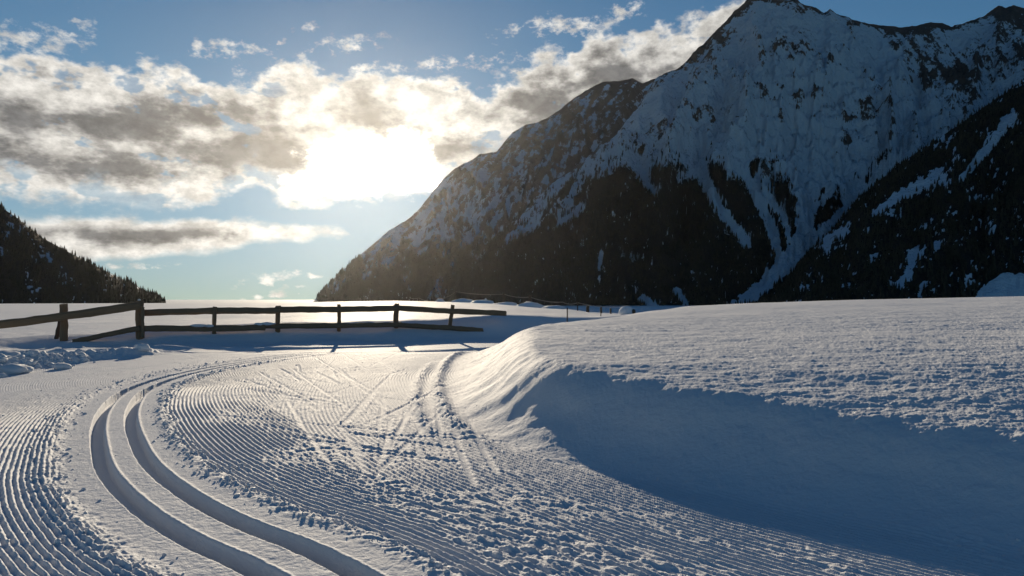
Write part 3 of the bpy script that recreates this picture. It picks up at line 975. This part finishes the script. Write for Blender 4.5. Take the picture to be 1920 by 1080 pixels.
wf = empty('wire_fence', at(995, 574, 42))
tag(wf, 'thin wire fence on stakes running along the distant snowy brow', 'fence')
wpost = [(785, 57, 557.5, .07), (855, 49, 546.5, .035), (945, 44.5, 550, .085), (994, 42, 553.5, .11), (1083, 39.5, 566, .035), (1102, 39, 573, .08), (1127, 38.5, 576, .06), (1145, 38, 578, .05)]
for k, (px_, d_, yt, r_) in enumerate(wpost):
    x_ = (px_ - CX) / FPX * d_
    zb = ground_z(x_, d_) - 0.15
    timber('post', (x_, d_, zb), at(px_ + (-1 if k == 1 else 0), yt, d_), r_, r_, M_DARKWOOD, wf, 80 + k, 5, 7, .3, .004)


def wire(pp):
    out = []
    for (p0, p1) in zip(pp[:-1], pp[1:]):
        a = at(*p0); b = at(*p1)
        for k in range(6):
            t = k / 6
            q = a.lerp(b, t); q.z -= 0.10 * 4 * t * (1 - t)
            out.append(q)
    out.append(at(*pp[-1]))
    return out


tube('wire', wire([(768, 557.5, 58), (785, 558.5, 57), (815, 564.5, 53)]), .016, M_WIRE, wf)
tube('wire', wire([(826, 560, 51), (854.5, 546.8, 49), (945, 551.5, 44.5), (994, 557, 42), (1055, 566.5, 40), (1083, 567.5, 39.5), (1165, 575, 37)]), .022, M_WIRE, wf)
for k, (px_, d_, yt, lab) in enumerate([(1063, 19.5, 577.5, 'thin dark stake alone in the snow below the wire fence'), (1126.5, 24.5, 580, 'short dark stake in the snow left of the rounded snow dome')]):
    x_ = (px_ - CX) / FPX * d_
    zb = ground_z(x_, d_)
    stake = empty('stake', (x_, d_, zb))
    tag(stake, lab, 'stake', 'lone stakes in the right-hand field')
    h_ = max(0.22, at(px_, yt, d_).z - zb)
    timber('shaft', (x_, d_, zb - .12), (x_ + .01, d_, zb + h_), .018, .018, M_DARKWOOD, stake, 95 + k, 5, 7, .3, .002)

# snow-covered dome at the end of the wire fence
dx_, dd_ = (1176 - CX) / FPX * 26, 26.0
dz_ = ground_z(dx_, dd_) - 0.06
dome = empty('snow_dome', (dx_, dd_, dz_))
tag(dome, 'small rounded snow-capped dome with a dark patch on its right side', 'dome')
blob('body', (dx_, dd_, dz_ + .05), .27, .25, .30, M_CLOD, dome, 71, 3, 0.06, 1.5, 0.6)
blob('snow_cap', (dx_ - .02, dd_ + .03, dz_ + .13), .30, .28, .29, M_CLOD, dome, 72, 3, 0.05, 1.5, 0.15)
blob('dark_opening', (dx_ + .22, dd_ - .15, dz_ + .19), .075, .09, .11, M_DARKWOOD, dome, 73, 2, 0.1, 2.0)
blob('foot_drift', (dx_ - .02, dd_ - .28, dz_ + .01), .16, .14, .08, M_CLOD, dome, 74, 2, 0.15, 2.0)

# wind-blown mounds along the brow
for k, (px_, d_, w_, h_, lab) in enumerate([(826, 50, 12, 6, 'tiny snow mound where the wire reaches the ground, leftmost of the row'), (868, 47.5, 30, 7, 'peaked snow mound right of the tall thin stake on the brow'),
        (903, 45.5, 30, 6, 'low snow mound with a small knob midway along the brow'), (945, 44, 34, 4.5, 'flat snow mound at the foot of the dark wire-fence post'),
        (993, 41.6, 38, 9, 'largest snow mound, heaped round the thickest wire-fence post'), (1037, 40, 30, 6, 'rightmost smooth snow mound on the brow beyond the thick post')]):
    x_ = (px_ - CX) / FPX * d_
    zb = ground_z(x_, d_)
    o = blob('snow_mound', (x_, d_, zb - .10), w_ / 2 / FPX * d_ * 1.5, .8, h_ / FPX * d_ * 1.1 + .08, M_CLOD, None, 120 + k, 3, 0.22, 1.4, 0.3)
    tag(o, lab, 'mound', 'snow mounds along the brow')
    if k == 2:
        blob('knob', (x_ + .28, d_ - .2, zb + .26), .07, .07, .09, M_CLOD, o, 140, 2, 0.1)

# blocks and crumbs thrown out by the groomer
blocks = [((10, 676), .20, .10, 'large flat snow block at the left edge, upper of two'), ((20, 692), .21, .09, 'long flat snow block at the left edge, lower of two'),
          ((62, 678), .11, .09, 'knobbly snow block right of the two flat ones'), ((110, 667), .16, .10, 'rounded snow block in the middle of the windrow'),
          ((152, 665), .15, .10, 'squarish snow block at the right end of the large lumps'), ((267, 660), .11, .085, 'lone pointed snow lump standing clear of the windrow'),
          ((85, 672), .12, .08, 'flat tilted snow slab among the thrown-up lumps'), ((118, 684), .11, .07, 'small rounded snow lump on the trail side of the windrow')]
for k, ((px_, py_), w_, h_, lab) in enumerate(blocks):
    x_, y_ = gp(px_, py_, 0.06)
    zb = ground_z(x_, y_)
    o = blob('snow_block', (x_, y_, zb + h_ * .25), w_ * 1.2, w_ * .9, h_, M_CLOD, None, 150 + k, 3, 0.30, 1.6, 0.6, random.uniform(0, 3))
    tag(o, lab, 'snow block', 'snow blocks in the windrow')

ico = bmesh.new(); bmesh.ops.create_icosphere(ico, subdivisions=1, radius=1.0)
IV = np.array([v.co[:] for v in ico.verts]); IF = np.array([[v.index for v in f.verts] for f in ico.faces]); ico.free()


def crumbs(name, spots, label, seed):
    r = np.random.default_rng(seed)
    VV = []; FF = []
    for k, (x_, y_, s_) in enumerate(spots):
        V = IV * (1 + 0.35 * r.uniform(-1, 1, (len(IV), 1))) * s_ * np.array([r.uniform(.8, 1.4), r.uniform(.8, 1.4), r.uniform(.6, 1)])
        VV.append(V + np.array([x_, y_, ground_z(x_, y_) + s_ * .12])); FF.append(IF + k * len(IV))
    o = new_mesh(name, np.vstack(VV), np.vstack(FF), M_CLOD, smooth=True)
    return tag(o, label, 'snow crumbs', kind='stuff')


sp = []
tp = track_c
i0 = 20
for k in range(900):          # windrow
    i = RNG.integers(i0 + 30, len(tp) - 34)
    dv = tp[i + 1] - tp[i]; dv = dv / np.linalg.norm(dv); nv = np.array([dv[1], -dv[0]])
    q = tp[i] + nv * (-2.66 + RNG.normal(0, .16)) + dv * RNG.uniform(-.2, .2)
    if q[1] > 6:
        sp.append((q[0], q[1], abs(RNG.normal(0, .028)) + .012))
crumbs('windrow_crumbs', sp, 'snow crumbs heaped along the outer edge of the trail', 5)
sp = []
for k in range(2200):         # along the margins of the track strip and loose on the trail
    i = RNG.integers(8, len(tp) - 30)
    dv = tp[i + 1] - tp[i]; dv = dv / np.linalg.norm(dv); nv = np.array([dv[1], -dv[0]])
    u_ = RNG.random()
    off = 0.37 + RNG.normal(0, .05) if u_ < .5 else (-0.40 + RNG.normal(0, .08) if u_ < .8 else RNG.uniform(-2.3, 3.0))
    q = tp[i] + nv * off + dv * RNG.uniform(-.2, .2)
    if abs(abs(off) - .114) < .07 or q[1] < 1.5:
        continue
    sp.append((q[0], q[1], min(.018, abs(RNG.normal(0, .005)) + .003) * (1.0 if u_ < .8 else .7)))
crumbs('trail_crumbs', sp, 'loose snow crumbs scattered over the groomed trail', 6)

# ------------------------------------------------------------------ thin sunlit air
bm = bmesh.new(); bmesh.ops.create_cube(bm, size=1.0)
for v in bm.verts:
    v.co = (v.co.x * 16000, 3500 + v.co.y * 9000, 930 + v.co.z * 1940)
me = bpy.data.meshes.new('haze'); bm.to_mesh(me); bm.free()
mh = bpy.data.materials.new('haze'); mh.use_nodes = True; mh.node_tree.nodes.clear()
H_ = NT(mh.node_tree)
pv = H_.n('ShaderNodeVolumePrincipled'); oo = H_.n('ShaderNodeOutputMaterial')
mh.node_tree.links.new(pv.outputs[0], oo.inputs['Volume'])
pv.inputs['Color'].default_value = (0.95, 0.95, 0.96, 1); pv.inputs['Density'].default_value = HAZE; pv.inputs['Anisotropy'].default_value = 0.82
me.materials.append(mh)
haze = bpy.data.objects.new('haze', me); COL.objects.link(haze)
tag(haze, 'thin sunlit haze over the valley', 'haze', kind='stuff')
